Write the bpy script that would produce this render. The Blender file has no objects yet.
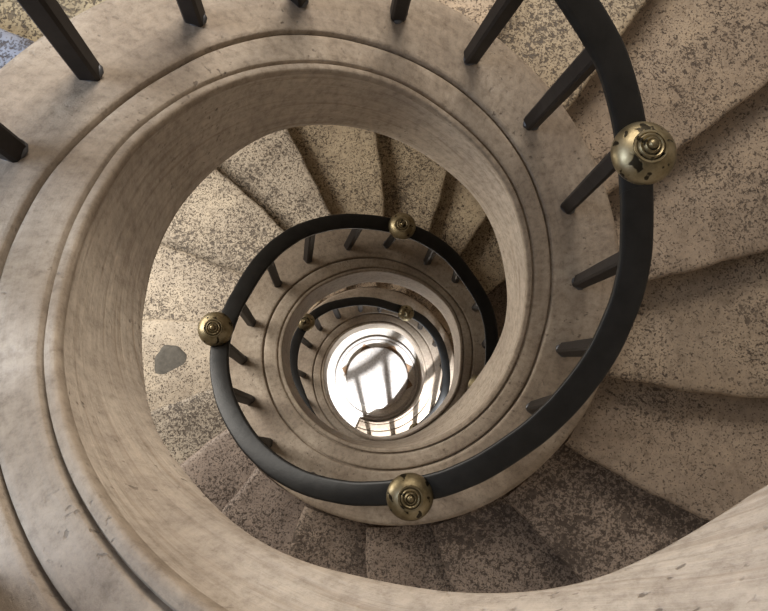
import bpy, math, random
from mathutils import Vector, Matrix
R = math.radians
PI = math.pi
SC = bpy.context.scene
COL = SC.collection
random.seed(7)

PITCH = 2.48864          # fall of the helix per turn (m)
RAIL_H = 0.694           # handrail above the coping
FLOOR_Z = -5.80

# ---------------------------------------------------------------- helpers
def tag(o, label=None, cat=None, group=None, kind=None):
    if label: o['label'] = label
    if cat: o['category'] = cat
    if group: o['group'] = group
    if kind: o['kind'] = kind
    return o

def empty(name, loc=(0, 0, 0)):
    o = bpy.data.objects.new(name, None)
    COL.objects.link(o)
    o.location = loc
    o.empty_display_size = 0.1
    return o

def build(name, verts, faces, mat, parent=None, smooth=True, uvs=None, sharp=None):
    me = bpy.data.meshes.new(name)
    me.from_pydata([tuple(v) for v in verts], [], faces)
    if uvs is not None:
        uvl = me.uv_layers.new(name='UVMap')
        for lp in me.loops:
            uvl.data[lp.index].uv = uvs[lp.vertex_index]
    me.validate()
    me.update()
    if smooth:
        for p in me.polygons: p.use_smooth = True
        if sharp: me.set_sharp_from_angle(angle=R(sharp))
    o = bpy.data.objects.new(name, me)
    if mat: me.materials.append(mat)
    COL.objects.link(o)
    if parent:
        o.parent = parent
        o.matrix_parent_inverse = Matrix.Translation(-parent.location)
    return o

def table(pairs):
    xs = [a for a, b in pairs]; ys = [b for a, b in pairs]
    def f(x):
        if x <= xs[0]: return ys[0]
        if x >= xs[-1]: return ys[-1]
        for i in range(len(xs) - 1):
            if x <= xs[i + 1]:
                t = (x - xs[i]) / (xs[i + 1] - xs[i])
                t0 = t
                m0 = (ys[i + 1] - ys[max(i - 1, 0)]) / max(1e-6, xs[i + 1] - xs[max(i - 1, 0)])
                j = min(i + 2, len(xs) - 1)
                m1 = (ys[j] - ys[i]) / max(1e-6, xs[j] - xs[i])
                h = xs[i + 1] - xs[i]
                return ((2*t**3 - 3*t**2 + 1) * ys[i] + (t**3 - 2*t**2 + t) * h * m0
                        + (-2*t**3 + 3*t**2) * ys[i + 1] + (t**3 - t**2) * h * m1)
    return f

def H(ph):               # height of the coping line, ph in degrees clockwise seen from above
    return -PITCH * ph / 360.0

def P(r, ph, z):
    a = R(ph)
    return Vector((r * math.cos(a), -r * math.sin(a), z))

arris = table([(-400, .53), (-260, .532), (-240, .53), (-228, .525), (-212, .512), (-202, .50), (-190, .491), (-175, .49), (-161, .495),
               (-150, .497), (-113, .514), (-89, .518), (-70, .51), (-50, .514), (-38, .512), (-20, .5), (-2, .492),
               (15, .492), (30, .498), (60, .505), (90, .505), (135, .5), (180, .5), (214, .488), (240, .478), (273, .495),
               (304, .535), (328, .568), (360, .57), (383, .585), (413, .572), (450, .575), (480, .53), (505, .492),
               (527, .472), (587, .45), (623, .458), (657, .49), (696, .482), (740, .5), (900, .5)])
groove = table([(-400, .62), (-240, .622), (-226, .618), (-205, .607), (-176, .592), (-161, .583), (-144, .586), (-131, .598), (-113, .614),
                (-89, .613), (-74, .612), (-51, .607), (-30, .594), (-12, .58), (13, .574), (30, .586), (66, .594),
                (92, .596), (150, .597), (201, .594), (228, .578), (260, .572), (292, .59), (312, .61), (340, .65),
                (360, .655), (400, .67), (450, .655), (490, .6), (530, .565), (590, .545), (657, .58), (740, .6), (900, .6)])
wallh = table([(-400, .40), (-340, .38), (-308, .345), (-301, .31), (-294, .262), (-288, .222), (-281, .198), (-267, .184), (-258, .17),
               (-250, .178), (-237, .222), (-228, .24), (-222, .268), (-211, .318), (-200, .344), (-190, .36), (-163, .363),
               (-146, .35), (-123, .31), (-94, .318), (-68, .325), (-45, .31), (-20, .345), (-5, .36), (12, .4), (40, .44),
               (60, .42), (90, .38), (176, .3), (214, .36), (240, .37), (300, .36), (905, .36)])
wallr = table([(-400, .0), (0, .0), (12, -.012), (25, -.03), (45, -.035), (62, -.02), (85, 0), (905, 0)])
railr = table([(-400, .63), (-51, .629), (-41, .632), (-31.6, .624), (-13, .611), (0, .614), (16, .603), (34, .59), (52, .583),
               (70, .592), (89, .606), (116, .65), (136, .669), (168, .668), (183, .645), (197, .625), (226, .632), (250, .62), (268, .612),
               (290, .624), (305, .636), (322, .639), (342, .666), (361, .677), (371, .684), (420, .68), (470, .65), (501, .633), (519, .627),
               (536, .654), (555, .67), (575, .666), (589, .64), (603, .602), (631, .564), (646, .556), (671, .604), (691, .63),
               (712, .643), (739, .674), (756, .677), (890, .66)])

# ---------------------------------------------------------------- materials
def new_mat(name):
    m = bpy.data.materials.new(name); m.use_nodes = True
    nt = m.node_tree
    for n in list(nt.nodes): nt.nodes.remove(n)
    out = nt.nodes.new('ShaderNodeOutputMaterial')
    b = nt.nodes.new('ShaderNodeBsdfPrincipled')
    nt.links.new(b.outputs[0], out.inputs[0])
    return m, nt, b

def N(nt, t, **k):
    n = nt.nodes.new(t)
    for a, v in k.items():
        if a in n.bl_rna.properties: setattr(n, a, v)
        else: n.inputs[a].default_value = v
    return n

def ramp(nt, src, stops):
    n = nt.nodes.new('ShaderNodeValToRGB')
    e = n.color_ramp.elements
    e[0].position, e[0].color = stops[0][0], (*stops[0][1], 1)
    e[1].position, e[1].color = stops[-1][0], (*stops[-1][1], 1)
    for p, c in stops[1:-1]:
        x = e.new(p); x.color = (*c, 1)
    nt.links.new(src, n.inputs[0])
    return n.outputs[0]

def mixc(nt, mode, fac, a, b):
    n = nt.nodes.new('ShaderNodeMix'); n.data_type = 'RGBA'; n.blend_type = mode
    for i, v in ((0, fac), (6, a), (7, b)):
        if hasattr(v, 'is_linked') or isinstance(v, bpy.types.NodeSocket): nt.links.new(v, n.inputs[i])
        else: n.inputs[i].default_value = v if i == 0 else (*v, 1)
    return n.outputs[2]

def maths(nt, op, a, b=0.0):
    n = nt.nodes.new('ShaderNodeMath'); n.operation = op
    for i, v in ((0, a), (1, b)):
        if isinstance(v, bpy.types.NodeSocket): nt.links.new(v, n.inputs[i])
        else: n.inputs[i].default_value = v
    return n.outputs[0]

def noise(nt, vec, scale, detail=4, rough=.55, dist=0):
    n = N(nt, 'ShaderNodeTexNoise'); n.inputs['Scale'].default_value = scale
    n.inputs['Detail'].default_value = detail; n.inputs['Roughness'].default_value = rough
    n.inputs['Distortion'].default_value = dist
    nt.links.new(vec, n.inputs['Vector'])
    return n.outputs[0]

def mapping(nt, vec, scale=(1, 1, 1), loc=(0, 0, 0)):
    n = N(nt, 'ShaderNodeMapping'); n.inputs['Scale'].default_value = scale; n.inputs['Location'].default_value = loc
    nt.links.new(vec, n.inputs['Vector'])
    return n.outputs[0]

def bump(nt, b, h, strength, dist):
    n = N(nt, 'ShaderNodeBump'); n.inputs['Strength'].default_value = strength; n.inputs['Distance'].default_value = dist
    nt.links.new(h, n.inputs['Height']); nt.links.new(n.outputs[0], b.inputs['Normal'])

def limestone(name, c0, c1, c2, streak):
    m, nt, b = new_mat(name)
    tc = N(nt, 'ShaderNodeTexCoord')
    obj = tc.outputs['Object']; uv = tc.outputs['UV']
    big = noise(nt, obj, 2.6, 5, .6)
    base = ramp(nt, big, [(.3, c0), (.5, c1), (.7, c2)])
    fine = noise(nt, obj, 42, 8, .78)
    base = mixc(nt, 'MULTIPLY', .8, base, ramp(nt, fine, [(.3, (.5, .46, .42)), (.5, (.96, .95, .93)), (.7, (1.25, 1.23, 1.2))]))
    # chisel / bedding streaks that follow the helix
    sv = mapping(nt, uv, (1.2, 26, 1))
    st = noise(nt, sv, 2.2, 7, .68, .25)
    base = mixc(nt, 'MULTIPLY', streak, base, ramp(nt, st, [(.3, (.6, .53, .46)), (.5, (1, 1, 1)), (.72, (1.12, 1.1, 1.06))]))
    # small dark scars
    sc = noise(nt, mapping(nt, obj, (1, 1, 1.5), (3, 7, 1)), 62, 3, .5)
    sm = noise(nt, obj, 5, 3, .5)
    msk = maths(nt, 'MULTIPLY', ramp(nt, sc, [(.64, (0, 0, 0)), (.70, (1, 1, 1))]), ramp(nt, sm, [(.46, (0, 0, 0)), (.6, (1, 1, 1))]))
    base = mixc(nt, 'MIX', maths(nt, 'MULTIPLY', msk, .7), base, (.10, .075, .055))
    nt.links.new(base, b.inputs['Base Color'])
    b.inputs['Roughness'].default_value = .62
    b.inputs['Specular IOR Level'].default_value = .35
    h = maths(nt, 'ADD', maths(nt, 'MULTIPLY', fine, .5), maths(nt, 'MULTIPLY', st, .9 * streak))
    h = maths(nt, 'SUBTRACT', h, maths(nt, 'MULTIPLY', msk, .5))
    bump(nt, b, h, .55, .012)
    return m

COPING = limestone('coping_limestone', (.225, .176, .135), (.33, .27, .21), (.44, .372, .30), .3)
INNER = limestone('inner_wall_limestone', (.34, .285, .235), (.44, .375, .31), (.55, .48, .40), .75)

def travertine(name, dark):
    """pitted travertine; each step's object colour gives its tint, alpha how heavily it is pitted"""
    m, nt, b = new_mat(name)
    tc = N(nt, 'ShaderNodeTexCoord'); obj = tc.outputs['Object']
    oi = N(nt, 'ShaderNodeObjectInfo')
    off = N(nt, 'ShaderNodeVectorMath'); off.operation = 'ADD'
    sc_ = N(nt, 'ShaderNodeVectorMath'); sc_.operation = 'SCALE'; sc_.inputs[0].default_value = (13.1, 7.7, 5.3)
    nt.links.new(oi.outputs['Random'], sc_.inputs['Scale'])
    nt.links.new(obj, off.inputs[0]); nt.links.new(sc_.outputs[0], off.inputs[1])
    v = off.outputs[0]
    big = noise(nt, v, 3.0, 5, .6)
    tone = ramp(nt, big, [(.3, (.74, .71, .68)), (.5, (1, .98, .95)), (.72, (1.22, 1.2, 1.14))])
    base = mixc(nt, 'MULTIPLY', 1.0, oi.outputs['Color'], tone)
    mid = noise(nt, v, 26, 8, .74)
    base = mixc(nt, 'MULTIPLY', .7, base, ramp(nt, mid, [(.32, (.52, .48, .44)), (.5, (1, 1, 1)), (.7, (1.25, 1.22, 1.16))]))
    # pits: worm-like fine pits plus larger holes, thinned by a patchy mask
    den = noise(nt, mapping(nt, v, (1, 1, 1), (4, 2, 9)), 3.4, 4, .6)
    al = oi.outputs['Alpha']
    thr = maths(nt, 'ADD', maths(nt, 'MULTIPLY', den, .34), maths(nt, 'MULTIPLY', al, .30))
    p1 = noise(nt, v, 66, 3, .6, .25)
    f1 = maths(nt, 'ADD', p1, thr)
    pit1 = ramp(nt, maths(nt, 'SUBTRACT', f1, .0), [(.885, (0, 0, 0)), (.92, (1, 1, 1))])
    p2 = noise(nt, mapping(nt, v, (1, .8, 1), (1, 5, 2)), 24, 3.5, .6, .2)
    f2 = maths(nt, 'ADD', p2, maths(nt, 'MULTIPLY', thr, .8))
    pit2 = ramp(nt, f2, [(.90, (0, 0, 0)), (.92, (1, 1, 1))])
    p3 = noise(nt, v, 130, 2, .5, .4)
    f3 = maths(nt, 'ADD', p3, maths(nt, 'MULTIPLY', thr, .78))
    pit3 = ramp(nt, f3, [(.80, (0, 0, 0)), (.85, (1, 1, 1))])
    pits = maths(nt, 'MAXIMUM', maths(nt, 'MAXIMUM', pit1, maths(nt, 'MULTIPLY', pit2, .8)), maths(nt, 'MULTIPLY', pit3, .75))
    base = mixc(nt, 'MIX', maths(nt, 'MULTIPLY', pits, .85), base, dark)
    nt.links.new(base, b.inputs['Base Color'])
    b.inputs['Roughness'].default_value = .55
    b.inputs['Specular IOR Level'].default_value = .4
    h = maths(nt, 'SUBTRACT', maths(nt, 'MULTIPLY', mid, .5), pits)
    bump(nt, b, h, .7, .006)
    return m

TRAV = travertine('pitted_travertine', (.045, .031, .023))

def simple(name, col, rough, metal=0, nscale=0, namt=.3, bs=.2, bd=.002, spec=.5):
    m, nt, b = new_mat(name)
    b.inputs['Metallic'].default_value = metal
    b.inputs['Roughness'].default_value = rough
    b.inputs['Specular IOR Level'].default_value = spec
    if nscale:
        tc = N(nt, 'ShaderNodeTexCoord')
        n = noise(nt, tc.outputs['Object'], nscale, 5, .6)
        c = mixc(nt, 'MULTIPLY', namt, col, ramp(nt, n, [(.3, (.4, .4, .4)), (.5, (1, 1, 1)), (.7, (1.5, 1.5, 1.5))]))
        nt.links.new(c, b.inputs['Base Color'])
        bump(nt, b, n, bs, bd)
    else:
        b.inputs['Base Color'].default_value = (*col, 1)
    return m

IRON = simple('dark_wrought_iron', (.014, .0135, .013), .44, .3, 18, .6, .35, .003, .4)
IRON_BAR = simple('dark_iron_bar', (.022, .018, .016), .60, .2, 25, .5, .3, .002, .3)
JOINT = simple('black_iron_joint', (.006, .006, .006), .6, .2)

def brass():
    m, nt, b = new_mat('tarnished_brass')
    tc = N(nt, 'ShaderNodeTexCoord'); o = tc.outputs['Object']
    oi = N(nt, 'ShaderNodeObjectInfo')
    off = N(nt, 'ShaderNodeVectorMath'); off.operation = 'ADD'
    nt.links.new(o, off.inputs[0])
    sc_ = N(nt, 'ShaderNodeVectorMath'); sc_.operation = 'SCALE'; sc_.inputs[0].default_value = (3.1, 7.7, 5.3)
    nt.links.new(oi.outputs['Random'], sc_.inputs['Scale']); nt.links.new(sc_.outputs[0], off.inputs[1])
    v = off.outputs[0]
    a = noise(nt, v, 20, 5, .6)
    c = ramp(nt, a, [(.3, (.11, .085, .045)), (.5, (.235, .19, .11)), (.7, (.36, .305, .20))])
    s = noise(nt, v, 34, 2, .5)
    sp = ramp(nt, s, [(.60, (0, 0, 0)), (.64, (1, 1, 1))])
    c = mixc(nt, 'MIX', maths(nt, 'MULTIPLY', sp, .92), c, (.012, .010, .007))
    nt.links.new(c, b.inputs['Base Color'])
    b.inputs['Metallic'].default_value = .9
    nt.links.new(ramp(nt, a, [(.3, (.5, .5, .5)), (.7, (.36, .36, .36))]), b.inputs['Roughness'])
    bump(nt, b, maths(nt, 'SUBTRACT', a, sp), .25, .002)
    return m
BRASS = brass()
CEMENT = simple('grey_cement', (.115, .105, .09), .85, 0, 30, .5, .5, .003)
FLOORM = limestone('pale_floor_stone', (.50, .46, .42), (.62, .58, .53), (.72, .68, .63), .15)
DISC = limestone('pale_disc_stone', (.34, .31, .29), (.44, .41, .385), (.52, .49, .47), .1)
INLAY = simple('brown_inlay_stone', (.22, .13, .07), .6, 0, 20, .5)
PLASTER = simple('aged_plaster', (.42, .36, .29), .85, 0, 4, .4, .3, .01)

# ---------------------------------------------------------------- stair curb: one helical stone
PH0, PH1, DPH = -352.0, 832.0, 2.0
nph = int((PH1 - PH0) / DPH) + 1
rnd = random.Random(3)
waves = [(rnd.uniform(1.5, 9), rnd.uniform(0, 6.28), rnd.uniform(.2, 1)) for _ in range(9)]
def wob(ph, s=0):
    return sum(a * math.sin(R(ph) * f + p + s * 1.7) for f, p, a in waves) / 5

def sweep_rows(profile_fn, name, mat, parent, closed_ends=True, cyclic=True, ph0=PH0, ph1=PH1, dph=DPH):
    verts = []; uvs = []; faces = []
    n = int(round((ph1 - ph0) / dph)) + 1
    k = None
    for i in range(n):
        ph = ph0 + i * (ph1 - ph0) / (n - 1)
        prof = profile_fn(ph)
        k = len(prof)
        L = 0
        for j, (r, z) in enumerate(prof):
            if j: L += math.hypot(r - prof[j-1][0], z - prof[j-1][1])
            verts.append(P(r, ph, H(ph) + z)); uvs.append((R(ph) * .5, L))
    for i in range(n - 1):
        for j in range(k if cyclic else k - 1):
            a = i * k + j; b = i * k + (j + 1) % k
            faces.append((a, b, b + k, a + k))
    if closed_ends and cyclic:
        faces.append(tuple(range(k - 1, -1, -1)))
        faces.append(tuple(range((n - 1) * k, n * k)))
    return build(name, verts, faces, mat, parent, True, uvs, 50)

OUT = .822
def coping_profile(ph):
    a = arris(ph) + .0015 * wob(ph * 2.3); g = groove(ph) + .0015 * wob(ph * 3.1, 2)
    o = OUT + .004 * wob(ph, 5)
    w = g - a
    e = .0012 * wob(ph * 4, 3)
    return [(a + .004, -.030), (a, -.024), (a, -.006), (a + .002, -.001), (a + .005, .001), (a + .009, .002), (a + .016, .002), (a + .018, -.002),
            (a + .020, -.013), (a + .024, -.013), (a + .027, -.001 + e), (a + .029, .001 + e), (a + .036, .002 + e), (a + .5 * w, .004 + e),
            (g - .016, .005 + e), (g - .008, .005 + e), (g - .0055, .003), (g - .003, -.012), (g + .002, -.012), (g + .0045, .007), (g + .007, .010), (g + .016, .011),
            (g + .04, .012 + e), (g + .4 * (o - g), .014), (o - .05, .013), (o - .022, .010), (o - .008, .002), (o - .002, -.012),
            (o, -.03), (o, -.12), (o - .004, -.20), (a + .12, -.20), (a + .05, -.030)]
def wall_profile(ph):
    a = arris(ph) + .0015 * wob(ph * 2.3); w = wallh(ph); lr = .493 + wallr(ph) + (min(a, .52) - .5) * .25
    if ph > 100: lr = a - .004
    pts = []
    a0 = a + .004
    for i in range(9):
        t = i / 8
        rr = a0 + (lr - a0) * (t * t * (3 - 2 * t)) + .0025 * wob(ph * 1.7 + 60 * t, t * 3)
        pts.append((rr, -.030 - (w - .030 - .012) * t))
    z = -w + .012
    pts += [(lr + .002, z - .008), (lr + .006, z - .012), (lr + .10, z - .016), (OUT - .02, z - .016), (OUT - .004, -.20), (a + .12, -.20), (a + .05, -.030)]
    return pts

def clampfloor(o, z0=FLOOR_Z + .002):
    for v in o.data.vertices:
        if v.co.z < z0: v.co.z = z0

curb = empty('stair_curb', (0, 0, FLOOR_Z))
tag(curb, 'continuous beige limestone curb winding down round the open well under the railing', 'curb')
cp = sweep_rows(coping_profile, 'coping', COPING, curb)
tag(cp, 'grooved moulded top of the beige stone curb')
wl = sweep_rows(wall_profile, 'inner_face', INNER, curb)
tag(wl, 'smooth streaked stone face lining the open well')
for o in (cp, wl):
    clampfloor(o)

# ---------------------------------------------------------------- steps
NOSE = [-190, -169.5, -149.5, -129, -108, -87, -66.5, -46, -26.3, -6, 15.3, 34.6, 54.5, 75.8, 94, 114, 133.5, 149.5, 165, 188.2, 208.2,
        231.4, 251, 272.6, 292.9, 309.5, 330]
x = 350
while x < 830:
    NOSE.append(x); x += 20
R_IN, R_OUT = .843, 2.28
def nose_ph(k, r):
    return NOSE[k] - 5.2 * (r - .85)

def make_step(k, tint, dens, wear, label, group):
    rg = random.Random(100 + k)
    top = H(NOSE[k]) - .062
    prev = H(NOSE[k - 1]) - .062 if k else top + .14
    nxt = H(NOSE[k + 1]) - .062 if k + 1 < len(NOSE) else top - .14
    bt = nxt - top + .0005
    rs = [R_IN + (R_OUT - R_IN) * (i / 30) for i in range(31)]
    # nose profile: (metres downhill from the nose line, dz)
    nz = [(-.045, .0), (-.022, -.001), (-.009, -.005), (-.002, -.013), (.0, -.023), (-.003, -.034), (-.010, -.041), (-.022, -.045), (-.027, -.055), (-.03, bt)]
    nt_ = 12
    verts = []; k_ = 0
    p1, p2, p3 = rg.uniform(0, 6), rg.uniform(0, 6), rg.uniform(0, 6)
    for r in rs:
        back = nose_ph(k - 1, r) - math.degrees(.05 / r) if k else nose_ph(k, r) - 21
        front = nose_ph(k, r) + math.degrees((.004 * math.sin(r * 7 + p1) + .003 * math.sin(r * 27 + p2) + .0015 * math.sin(r * 63 + p3)) / r)
        end = front - math.degrees(.045 / r)
        row = []
        dip = wear * math.exp(-((r - 1.30) / .38) ** 2)
        for i in range(nt_):
            t = i / nt_
            ph = back + (end - back) * t
            z = top - dip * min(1, t * 2.5) * (.25 + .75 * t ** 2) + .0022 * math.sin(r * 7 + t * 5 + p3) * math.sin(t * 7 + p1) * min(1, t * 2.5) - .0012 * (1 - min(1, t * 2.5))
            row.append((r, ph, z))
        for s, dz in nz:
            row.append((r, front + math.degrees(s / r), top + dz - dip * max(0, 1 + dz / -bt) + .0012 * math.sin(r * 31 + p2)))
        row.append((r, back, top + bt))
        k_ = len(row)
        verts += [P(*q) for q in row]
    n = len(rs); faces = []
    for i in range(n - 1):
        for j in range(k_):
            a = i * k_ + j; b = i * k_ + (j + 1) % k_
            faces.append((a, a + k_, b + k_, b))
    faces.append(tuple(range(k_))); faces.append(tuple(range(n * k_ - 1, (n - 1) * k_ - 1, -1)))
    # bring the origin to the step's own base
    c = P(1.4, NOSE[k] - 10, max(top + bt, FLOOR_Z))
    for v in verts:
        if v.z < FLOOR_Z + .001: v.z = FLOOR_Z + .001
    verts = [v - c for v in verts]
    o = build('stone_step', verts, faces, TRAV, None, True, None, 45)
    o.location = c
    o.color = (*tint, dens)
    tag(o, label, 'step', group)
    return o

BEIGE = (.44, .345, .25); PALE = (.48, .415, .335); WARM = (.45, .37, .265); DARK = (.29, .232, .19); GOLD = (.37, .30, .19)
ROSE = (.33, .27, .235); GREYB = (.40, .35, .29)
S = {  # nose angle index: tint, pit density, label
    2: ((.21, .225, .275), .5, 'speckled step end with painted blue window light at the upper left, behind the nearest iron baluster'),  # blue sky light from the window is put into this tint
    3: (GOLD, .50, 'gold speckled travertine step showing only a corner at the very top left'),
    7: ((.38, .31, .22), .42, 'beige pitted step at top, seen between balusters and crossed by the near handrail'),
    8: ((.31, .243, .18), .35, 'large tan step at the top right corner, above the largest brass knob'),
    9: ((.285, .225, .17), .39, 'brown speckled step with chipped nose, directly right of the largest brass knob'),
    10: ((.29, .232, .175), .36, 'tan step at right edge, just below the one beside the largest brass knob'),
    11: ((.29, .232, .18), .33, 'smooth brown step at lower right, partly cut off by the pale near curb'),
    12: (DARK, .66, 'heavily pitted dark step beneath the smooth brown one, at the lower right under the handrail'),
    13: (DARK, .60, 'dark pitted step right of the lower brass knob, between two straight joints'),
    14: (DARK, .56, 'dark pitted step directly below the lower brass knob'),
    15: (DARK, .55, 'dark step left of the lower brass knob, seen under the middle curb'),
    16: (ROSE, .50, 'dim brown step with a short crack, second to the left from the lower brass knob'),
    17: (ROSE, .42, 'narrow shaded plum brown step at the lower left of the middle handrail'),
    18: (GREYB, .46, 'speckled grey beige step at left, just below the step with the cement patch'),
    19: (PALE, .30, 'smooth beige step with a round grey cement patch beside the left brass knob'),
    20: (PALE, .50, 'pale step directly above the left brass knob with dark pits along its nose'),
    21: (PALE, .48, 'broad pale evenly pitted step at the upper left of the middle turn'),
    22: (PALE, .47, 'pale step with blue grey stains and a worn nose, upper left of the middle turn'),
    23: (WARM, .46, 'yellowish pitted step at the top of the middle turn, left of the upper brass knob'),
    24: (WARM, .46, 'yellowish step just above the upper brass knob with worm shaped pits'),
    25: (WARM, .40, 'yellow brown step right of the upper brass knob with a long thin crack'),
    26: (WARM, .50, 'small wedge of brown step right of the cracked one, against the inner face'),
    27: (DARK, .52, 'dark sliver of step at the right end of the middle turn'),
}
hidden_n = 0
steps = []
for k in range(len(NOSE)):
    if NOSE[k] > 822: break
    if k in S:
        t, d, lab = S[k]; grp = None
        g = 'worn travertine steps'
    else:
        t, d = BEIGE, .46
        lab = 'travertine step of the spiral stair hidden behind the curb or outside the picture'; g = 'hidden travertine steps'
    steps.append(make_step(k, t, d, .012, lab, g))

# cement patch on the smooth step beside the left knob
def patch_mesh():
    k = 19; base = P(1.115, 175.2, 0)
    z = H(NOSE[k]) - .062
    vs = [Vector((base.x, base.y, z + .0045 - .008))]; fs = []
    n = 40
    for ring, q in ((1, .75), (2, 1.0), (3, 1.04)):
        for i in range(n):
            a = 2 * PI * i / n
            rr = (.083 + .008 * math.sin(2 * a + 1) + .006 * math.sin(3 * a + 2) + .003 * math.sin(7 * a)) * q
            x = base.x + rr * math.cos(a) * 1.0; y = base.y + rr * math.sin(a) * 1.15
            vs.append(Vector((x, y, z - .008 + (.0045 if ring == 1 else .003 if ring == 2 else -.012))))
    for i in range(n):
        fs.append((0, 1 + i, 1 + (i + 1) % n))
        for q in (0, 1):
            a = 1 + q * n + i; b = 1 + q * n + (i + 1) % n
            fs.append((a, a + n, b + n, b))
    return vs, fs
st19 = steps[19]
vs, fs = patch_mesh()
pt = build('cement_patch', [v - st19.location for v in vs], fs, CEMENT, None)
pt.parent = st19
pt['label'] = 'round grey cement patch'

# thin crack across the step right of the upper knob
def ribbon(pts, w, name, mat, parent):
    vs = []; fs = []
    for i, p in enumerate(pts):
        q = pts[min(i + 1, len(pts) - 1)] - pts[max(i - 1, 0)]
        n = Vector((-q.y, q.x, 0)).normalized() * w * (.5 + .5 * math.sin(i * 2.1) ** 2)
        vs += [p + n, p - n, p - n - Vector((0, 0, .006)), p + n - Vector((0, 0, .006))]
    for i in range(len(pts) - 1):
        for j in range(4):
            a = 4 * i + j; b = 4 * i + (j + 1) % 4
            fs.append((a, b, b + 4, a + 4))
    fs += [(3, 2, 1, 0), tuple(len(vs) - 4 + j for j in range(4))]
    o = build(name, [v - parent.location for v in vs], fs, mat, None, False)
    o.parent = parent
    return o
CRACK = simple('crack_shadow_fill', (.05, .035, .025), .9)
z25 = H(NOSE[25]) - .062 + .0005
ck = [P(.86 + .03 * i, 299.5 - .25 * i + .5 * math.sin(i * 1.3), z25 - .012 * math.exp(-((.86 + .03 * i - 1.3) / .38) ** 2) * .5) for i in range(13)]
o = ribbon(ck, .0035, 'crack', CRACK, steps[25]); o['label'] = 'long dark crack'

# ---------------------------------------------------------------- railing
rail = empty('iron_railing', (0, 0, FLOOR_Z))
tag(rail, 'dark iron spiral railing with flat handrail and brass knobs standing on the stone curb', 'railing')
KNOB = [(-121, .63), (-21.2, .616), (82.1, .611), (178.6, .677), (281.1, .615), (379.0, .645), (474, .66), (570.5, .668), (657.1, .553), (776, .677)]
def rail_profile(ph, wd=.0385, th=.013):
    r = railr(ph); z = RAIL_H + .0035 * wob(ph * 1.5)
    r += .0015 * wob(ph * 5, 4)
    return [(r - wd, z - th + .004), (r - wd, z + th - .006), (r - wd + .003, z + th - .002), (r - wd + .009, z + th), (r, z + th + .002),
            (r + wd - .009, z + th), (r + wd - .003, z + th - .002), (r + wd, z + th - .006), (r + wd, z - th + .004),
            (r + wd - .004, z - th), (r - wd + .004, z - th)]
bounds = [-300] + [k[0] for k in KNOB] + [824]
for i in range(len(bounds) - 1):
    a, b = bounds[i], bounds[i + 1]
    o = sweep_rows(rail_profile, 'handrail', IRON, rail, ph0=a + (3.2 if i else 0), ph1=b, dph=2)
    if i:
        def jp(ph):
            return [(r + (-.0012 if j < 4 or j > 9 else .0012), z + (.0012 if 2 < j < 7 else -.001)) for j, (r, z) in enumerate(rail_profile(ph))]
        j = sweep_rows(jp, 'joint', JOINT, rail, ph0=a - .5, ph1=a + 5.2, dph=1)
        j['label'] = 'black joint in the handrail'

FEET = [(-290, .69), (-270, .69), (-250, .69), (-230, .69), (-210, .69), (-190, .69), (-170.5, .664), (-151.2, .670), (-128.7, .682),
        (-107.4, .705), (-86.8, .717), (-69, .705), (-49, .689), (-26.8, .671), (-6.9, .67), (12.1, .652), (31.4, .65), (52, .66), (73, .68),
        (94, .70), (115, .71), (136.2, .72), (154.6, .698), (172, .70), (189, .681), (211.4, .658), (231, .653), (253.3, .648), (274.4, .669),
        (297.8, .67), (315.5, .71), (333.4, .73), (353, .74), (373, .75), (394, .75), (415, .745), (435, .74), (455, .73), (475, .71), (495, .69),
        (515.8, .671), (534.7, .644), (559, .64), (575.4, .645), (593.8, .62), (614.4, .61), (632, .60), (652, .60), (673, .63), (693, .66),
        (713, .68), (733, .70), (754, .70), (775, .70), (795, .70), (816, .70)]
def bar(p0, p1, w, name, mat, parent, twist):
    d = (p1 - p0); L = d.length; d.normalize()
    ref = Vector((math.cos(twist), math.sin(twist), 0))
    u = (ref - d * ref.dot(d)).normalized(); v = d.cross(u)
    c = w * .28
    sec = [(w, w - c), (w - c, w), (-w + c, w), (-w, w - c), (-w, -w + c), (-w + c, -w), (w - c, -w), (w, -w + c)]
    lv = [(0, 1.0), (.25, 1.0), (.5, 1.02), (.8, 1.0), (1, .98)]
    vs = []; fs = []
    for t, s in lv:
        for a, b in sec: vs.append(p0 + d * L * t + u * a * s + v * b * s)
    for i in range(len(lv) - 1):
        for j in range(8):
            a = 8 * i + j; b = 8 * i + (j + 1) % 8
            fs.append((a, b, b + 8, a + 8))
    fs += [tuple(range(7, -1, -1)), tuple(range(len(vs) - 8, len(vs)))]
    return build(name, vs, fs, mat, parent, True, None, 30)
rb = random.Random(11)
LEAD = simple('grey_lead', (.10, .10, .105), .45, .6, 40, .4)
def collar(c, r, parent):
    vs = []; fs = []; n = 14
    prof = [(1.0, 0), (1.0, .004), (.85, .009), (.55, .011)]
    for q, z in prof:
        for i in range(n):
            a = 2 * PI * i / n
            rr = r * q * (1 + .10 * math.sin(3 * a + c.x * 9))
            vs.append(c + Vector((rr * math.cos(a), rr * math.sin(a), z)))
    for i in range(len(prof) - 1):
        for j in range(n):
            a = i * n + j; b = i * n + (j + 1) % n
            fs.append((a, b, b + n, a + n))
    fs.append(tuple(range(len(vs) - n, len(vs))))
    return build('lead_seat', vs, fs, LEAD, parent)
LEAN = {-86.8: 4, -69: 7, -49: 6, -26.8: 2, -6.9: 3, 12.1: 4, 211.4: 3, 231: 5, 253.3: 6, 274.4: 6}
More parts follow.
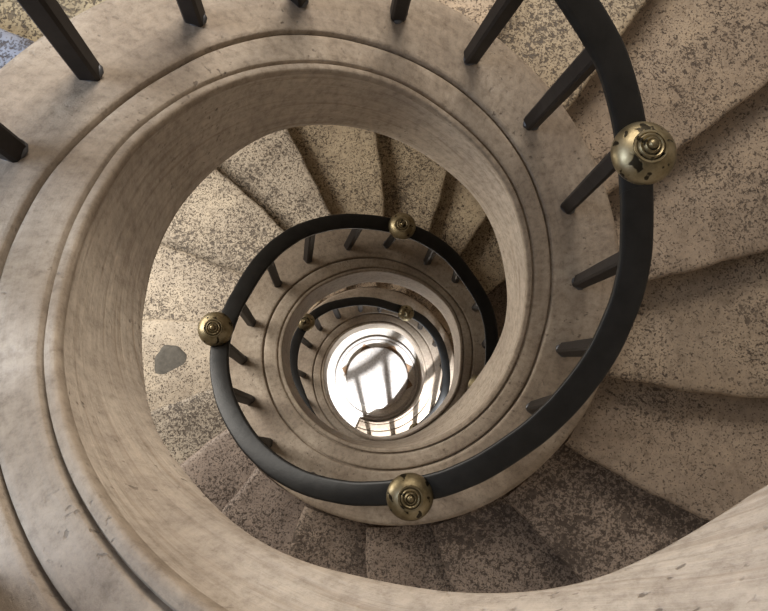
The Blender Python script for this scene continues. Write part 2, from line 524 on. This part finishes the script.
for ph, r in FEET:
    zf = H(ph) + .0165
    lean = rb.uniform(-1.2, 1.2) + LEAN.get(ph, 0)
    p0 = P(r, ph, zf + .001); rt = railr(ph + 1.0)
    p1 = P(min(max(rt, r - .09), r + .06) if ph < 600 else rt, ph + 1.0 + lean, H(ph + 1.0 + lean) + RAIL_H - .006)
    b = bar(p0, p1, .021, 'baluster', IRON_BAR, rail, rb.uniform(0, 1.5))
    collar(P(r, ph, zf), .026, b).matrix_parent_inverse = Matrix.Identity(4)

def lathe(prof, n=40):
    vs = []; fs = []
    for r, z in prof:
        for i in range(n):
            a = 2 * PI * i / n
            vs.append(Vector((r * math.cos(a), r * math.sin(a), z)))
    for i in range(len(prof) - 1):
        for j in range(n):
            a = i * n + j; b = i * n + (j + 1) % n
            fs.append((a, b, b + n, a + n))
    fs.append(tuple(range(n - 1, -1, -1))); fs.append(tuple(range(len(vs) - n, len(vs))))
    return vs, fs
def knob_meshes():
    q = .0722
    body = [(.018, -.040), (.026, -.039)]
    for i in range(1, 23):
        a = -PI / 2 + .30 + i * (PI - .30 - .50) / 22
        body.append((q * math.cos(a), q * .62 * math.sin(a)))
    body.append((.033, .040))
    cap = [(.030, .034), (.0375, .038), (.0385, .041), (.037, .0445), (.0325, .0445), (.031, .0415), (.030, .0405), (.0285, .0475), (.0255, .0500),
           (.0215, .0485), (.0200, .0455), (.0185, .0520), (.0150, .0555), (.0125, .0545), (.0110, .0510), (.0105, .0570), (.0090, .0610), (.0050, .0635), (.0015, .0640)]
    return lathe(body), lathe(cap)
(bv, bf), (cv, cf) = knob_meshes()
kb_me = kc_me = None
names = {1: 'largest brass knob, dark spotted, on the near handrail at right', 2: 'brass knob with black blotches at the bottom',
         3: 'polished brass knob at the left of the middle turn', 4: 'brass knob at the top of the middle turn', 5: 'brass knob half hidden at right by the inner face',
         7: 'small pale brass knob at the upper left of the lowest turn', 8: 'small brass knob at the upper right of the lowest turn'}
for i, (ph, r) in enumerate(KNOB):
    c = P(r, ph, H(ph) + RAIL_H + .052)
    if kb_me is None:
        o = build('brass_knob', bv, bf, BRASS, None, True, None, 40); t = build('finial_tip', cv, cf, BRASS, None, True, None, 60)
        kb_me, kc_me = o.data, t.data
    else:
        o = bpy.data.objects.new('brass_knob', kb_me); t = bpy.data.objects.new('finial_tip', kc_me)
        COL.objects.link(o); COL.objects.link(t)
    o.parent = rail; o.location = c - rail.location; o.rotation_euler = (0, 0, i * 1.3)
    t.parent = o
    if i in names: o['label'] = names[i]

# ---------------------------------------------------------------- ground floor
def disc_grid(r0, r1, z, n=96, m=6, th=None):
    vs = []; fs = []; uv = []
    for j in range(m + 1):
        r = r0 + (r1 - r0) * j / m
        for i in range(n):
            a = 2 * PI * i / n
            vs.append(Vector((r * math.cos(a), r * math.sin(a), z))); uv.append((r * math.cos(a), r * math.sin(a)))
    for j in range(m):
        for i in range(n):
            a = j * n + i; b = j * n + (i + 1) % n
            fs.append((a, a + n, b + n, b))
    return vs, fs, uv
vs, fs, uv = disc_grid(0.001, 4.6, FLOOR_Z)
fl = build('floor', vs, fs, FLOORM, None, True, uv); tag(fl, kind='structure')
fl.data.materials[0] = FLOORM

def ring(name, prof, mat, label, cat, loc=(0, 0, FLOOR_Z)):
    vs, fs = lathe(prof, 72)
    uv = [(v.x, v.y) for v in vs]
    o = build(name, vs, fs, mat, None, True, uv, 40); o.location = loc
    tag(o, label, cat); return o
disc = ring('stone_disc', [(.345, 0), (.355, .01), (.355, .05), (.348, .058), (.33, .06), (.1, .062), (.01, .062)], DISC,
            'round pale stone disc on the bright ground floor at the centre of the well', 'disc')
def annulus(name, prof, mat, label, cat):
    vs = []; fs = []; n = 96; k = len(prof)
    for i in range(n):
        a = 2 * PI * i / n
        for r, z in prof: vs.append(Vector((r * math.cos(a), r * math.sin(a), z)))
    for i in range(n):
        for j in range(k):
            a = i * k + j; b = i * k + (j + 1) % k; c = ((i + 1) % n) * k
            fs.append((a, c + j, c + (j + 1) % k, b))
    uv = [(v.x, v.y) for v in vs]
    o = build(name, vs, fs, mat, None, True, uv, 40); o.location = (0, 0, FLOOR_Z)
    return tag(o, label, cat)
annulus('stone_ring', [(.425, .001), (.425, .016), (.432, .022), (.447, .022), (.452, .014), (.460, .014), (.465, .024), (.480, .026), (.488, .018), (.488, .001)], DISC,
        'pale moulded stone ring around the round disc on the ground floor', 'ring')
def wedge(ang, r0, r1, half, parent=None):
    vs = []; fs = []; n = 8
    for i in range(n + 1):
        t = i / n; a = R(ang - half + 2 * half * t)
        rr = r0 + (r1 - r0) * (1 - abs(2 * t - 1))
        for r in (r0, max(rr, r0 + .006)):
            vs.append(Vector((r * math.cos(a), r * math.sin(a), .008)))
    m = len(vs)
    vs += [v - Vector((0, 0, .0075)) for v in vs]
    for i in range(n):
        a = 2 * i
        fs.append((a, a + 1, a + 3, a + 2)); fs.append((m + a, m + a + 2, m + a + 3, m + a + 1))
        fs.append((a + 1, m + a + 1, m + a + 3, a + 3)); fs.append((a, a + 2, m + a + 2, m + a))
    fs += [(0, m, m + 1, 1), (m - 2, m - 1, 2 * m - 1, 2 * m - 2)]
    o = build('brown_inlay', vs, fs, INLAY, None, False); o.location = (0, 0, FLOOR_Z)
    return o
for ang, lab in ((18, 'small brown stone inlay at right of the round disc'), (-12, 'tiny brown stone inlay at lower right of the round disc'),
                 (165, 'small brown stone inlay at left of the round disc'), (62, 'brown stone inlay at upper right of the round disc'),
                 (112, 'brown stone inlay at top of the round disc')):
    tag(wedge(ang, .360, .422, 10 if ang != 62 else 15), lab, 'inlay')

# ---------------------------------------------------------------- stair tower wall with its openings
WR = 2.30
openings = [  # (phi0, phi1, z0, z1)
    (60, 112, FLOOR_Z, -3.35),        # doorway at the bottom
    (-215, -150, 1.7, 3.9),          # window at the upper left
    (-110, -62, 1.8, 3.4),           # window beyond the top
    (170, 230, -.7, .8),             # window at the left, one turn down
    (180, 230, -3.3, -2.3),          # opening at the left, two turns down, added for the lower fill light
]
def wall():
    vs = []; fs = []; idx = {}
    phs = sorted(set([i * 5 for i in range(72)]))
    zs = [FLOOR_Z + i * .2 for i in range(int((4.6 - FLOOR_Z) / .2) + 2)]
    def inside(p, z):
        for a, b, z0, z1 in openings:
            for off in (-360, 0, 360):
                if a < p + off < b and z0 - .01 < z < z1: return True
        return False
    def vid(i, j, s):
        key = (i % 72, j, s)
        if key not in idx:
            idx[key] = len(vs); vs.append(P(WR + (.3 if s else 0), (i % 72) * 5, zs[j]))
        return idx[key]
    solid = lambda i, j: 0 <= j < len(zs) - 1 and not inside(((i % 72) + .5) * 5, (zs[j] + zs[j + 1]) / 2)
    for i in range(72):
        for j in range(len(zs) - 1):
            if not solid(i, j): continue
            fs.append((vid(i, j, 0), vid(i, j + 1, 0), vid(i + 1, j + 1, 0), vid(i + 1, j, 0)))
            fs.append((vid(i, j, 1), vid(i + 1, j, 1), vid(i + 1, j + 1, 1), vid(i, j + 1, 1)))
            if not solid(i - 1, j): fs.append((vid(i, j, 0), vid(i, j, 1), vid(i, j + 1, 1), vid(i, j + 1, 0)))
            if not solid(i + 1, j): fs.append((vid(i + 1, j, 0), vid(i + 1, j + 1, 0), vid(i + 1, j + 1, 1), vid(i + 1, j, 1)))
            if not solid(i, j - 1): fs.append((vid(i, j, 0), vid(i + 1, j, 0), vid(i + 1, j, 1), vid(i, j, 1)))
            if not solid(i, j + 1): fs.append((vid(i, j + 1, 0), vid(i, j + 1, 1), vid(i + 1, j + 1, 1), vid(i + 1, j + 1, 0)))
    o = build('wall_round', vs, fs, PLASTER, None, False)
    return tag(o, kind='structure')
wall()

# ---------------------------------------------------------------- lights
def area(name, loc, target, size, energy, color, sy=None):
    L = bpy.data.lights.new(name, 'AREA'); L.energy = energy; L.color = color
    L.shape = 'RECTANGLE'; L.size = size; L.size_y = sy or size
    o = bpy.data.objects.new(name, L); COL.objects.link(o)
    o.location = loc
    d = Vector(target) - Vector(loc)
    o.rotation_euler = d.to_track_quat('-Z', 'Y').to_euler()
    return o
area('window_daylight_upper_left', P(2.25, -182, 2.7), (0, 0, 1.0), 1.5, 105, (.70, .82, 1.0), 1.4)
area('window_daylight_top', P(2.25, -86, 2.5), (0, 0, 1.3), 1.5, 90, (1.0, .92, .82), 1.0)
area('added_fill_lower', P(2.25, 205, -2.75), (.1, .1, -4.5), 1.2, 60, (1.0, .95, .88), .8)  # added fill, brightens the curb and rail of the third turn
area('window_daylight_middle', P(2.25, 200, .05), (.1, .6, -1.8), 1.4, 78, (1.0, .95, .87), 1.1)
area('door_daylight', P(2.28, 86, FLOOR_Z + 1.2), (0, 0, FLOOR_Z + .4), 1.3, 95, (.90, .95, 1.0), 1.9)
dl = bpy.data.lights.new('added_door_spot', 'SPOT'); dl.energy = 1900; dl.color = (.95, .97, 1.0); dl.shadow_soft_size = .05  # added spot under the stair, stands in for daylight through the doorway
dl.spot_size = R(64); dl.spot_blend = 1.0
do = bpy.data.objects.new('added_door_spot', dl); COL.objects.link(do)
do.location = (.25, -2.0, FLOOR_Z + 2.3)
do.rotation_euler = (Vector((.20, -.42, FLOOR_Z + .1)) - Vector(do.location)).to_track_quat('-Z', 'Y').to_euler()

w = bpy.data.worlds.new('world'); SC.world = w; w.use_nodes = True
bg = w.node_tree.nodes['Background']
bg.inputs[0].default_value = (1.0, .92, .82, 1); bg.inputs[1].default_value = .24

# ---------------------------------------------------------------- camera
cam = bpy.data.cameras.new('camera'); co = bpy.data.objects.new('camera', cam); COL.objects.link(co)
cam.sensor_fit = 'HORIZONTAL'; cam.sensor_width = 36.0; cam.lens = 700.09 / 768 * 36.0
cam.clip_start = .02; cam.clip_end = 100
rm = Matrix(((0.999923, 0.0, -0.012443), (-0.001785, 0.98966, -0.143423), (0.012314, 0.143434, 0.989583)))
co.matrix_world = Matrix.Translation((-0.02141, -0.33393, 2.37562)) @ rm.to_4x4()
SC.camera = co
SC.view_settings.view_transform = 'Standard'; SC.view_settings.look = 'None'
SC.view_settings.exposure = -0.2; SC.view_settings.gamma = 1.0; SC.view_settings.use_curve_mapping = False
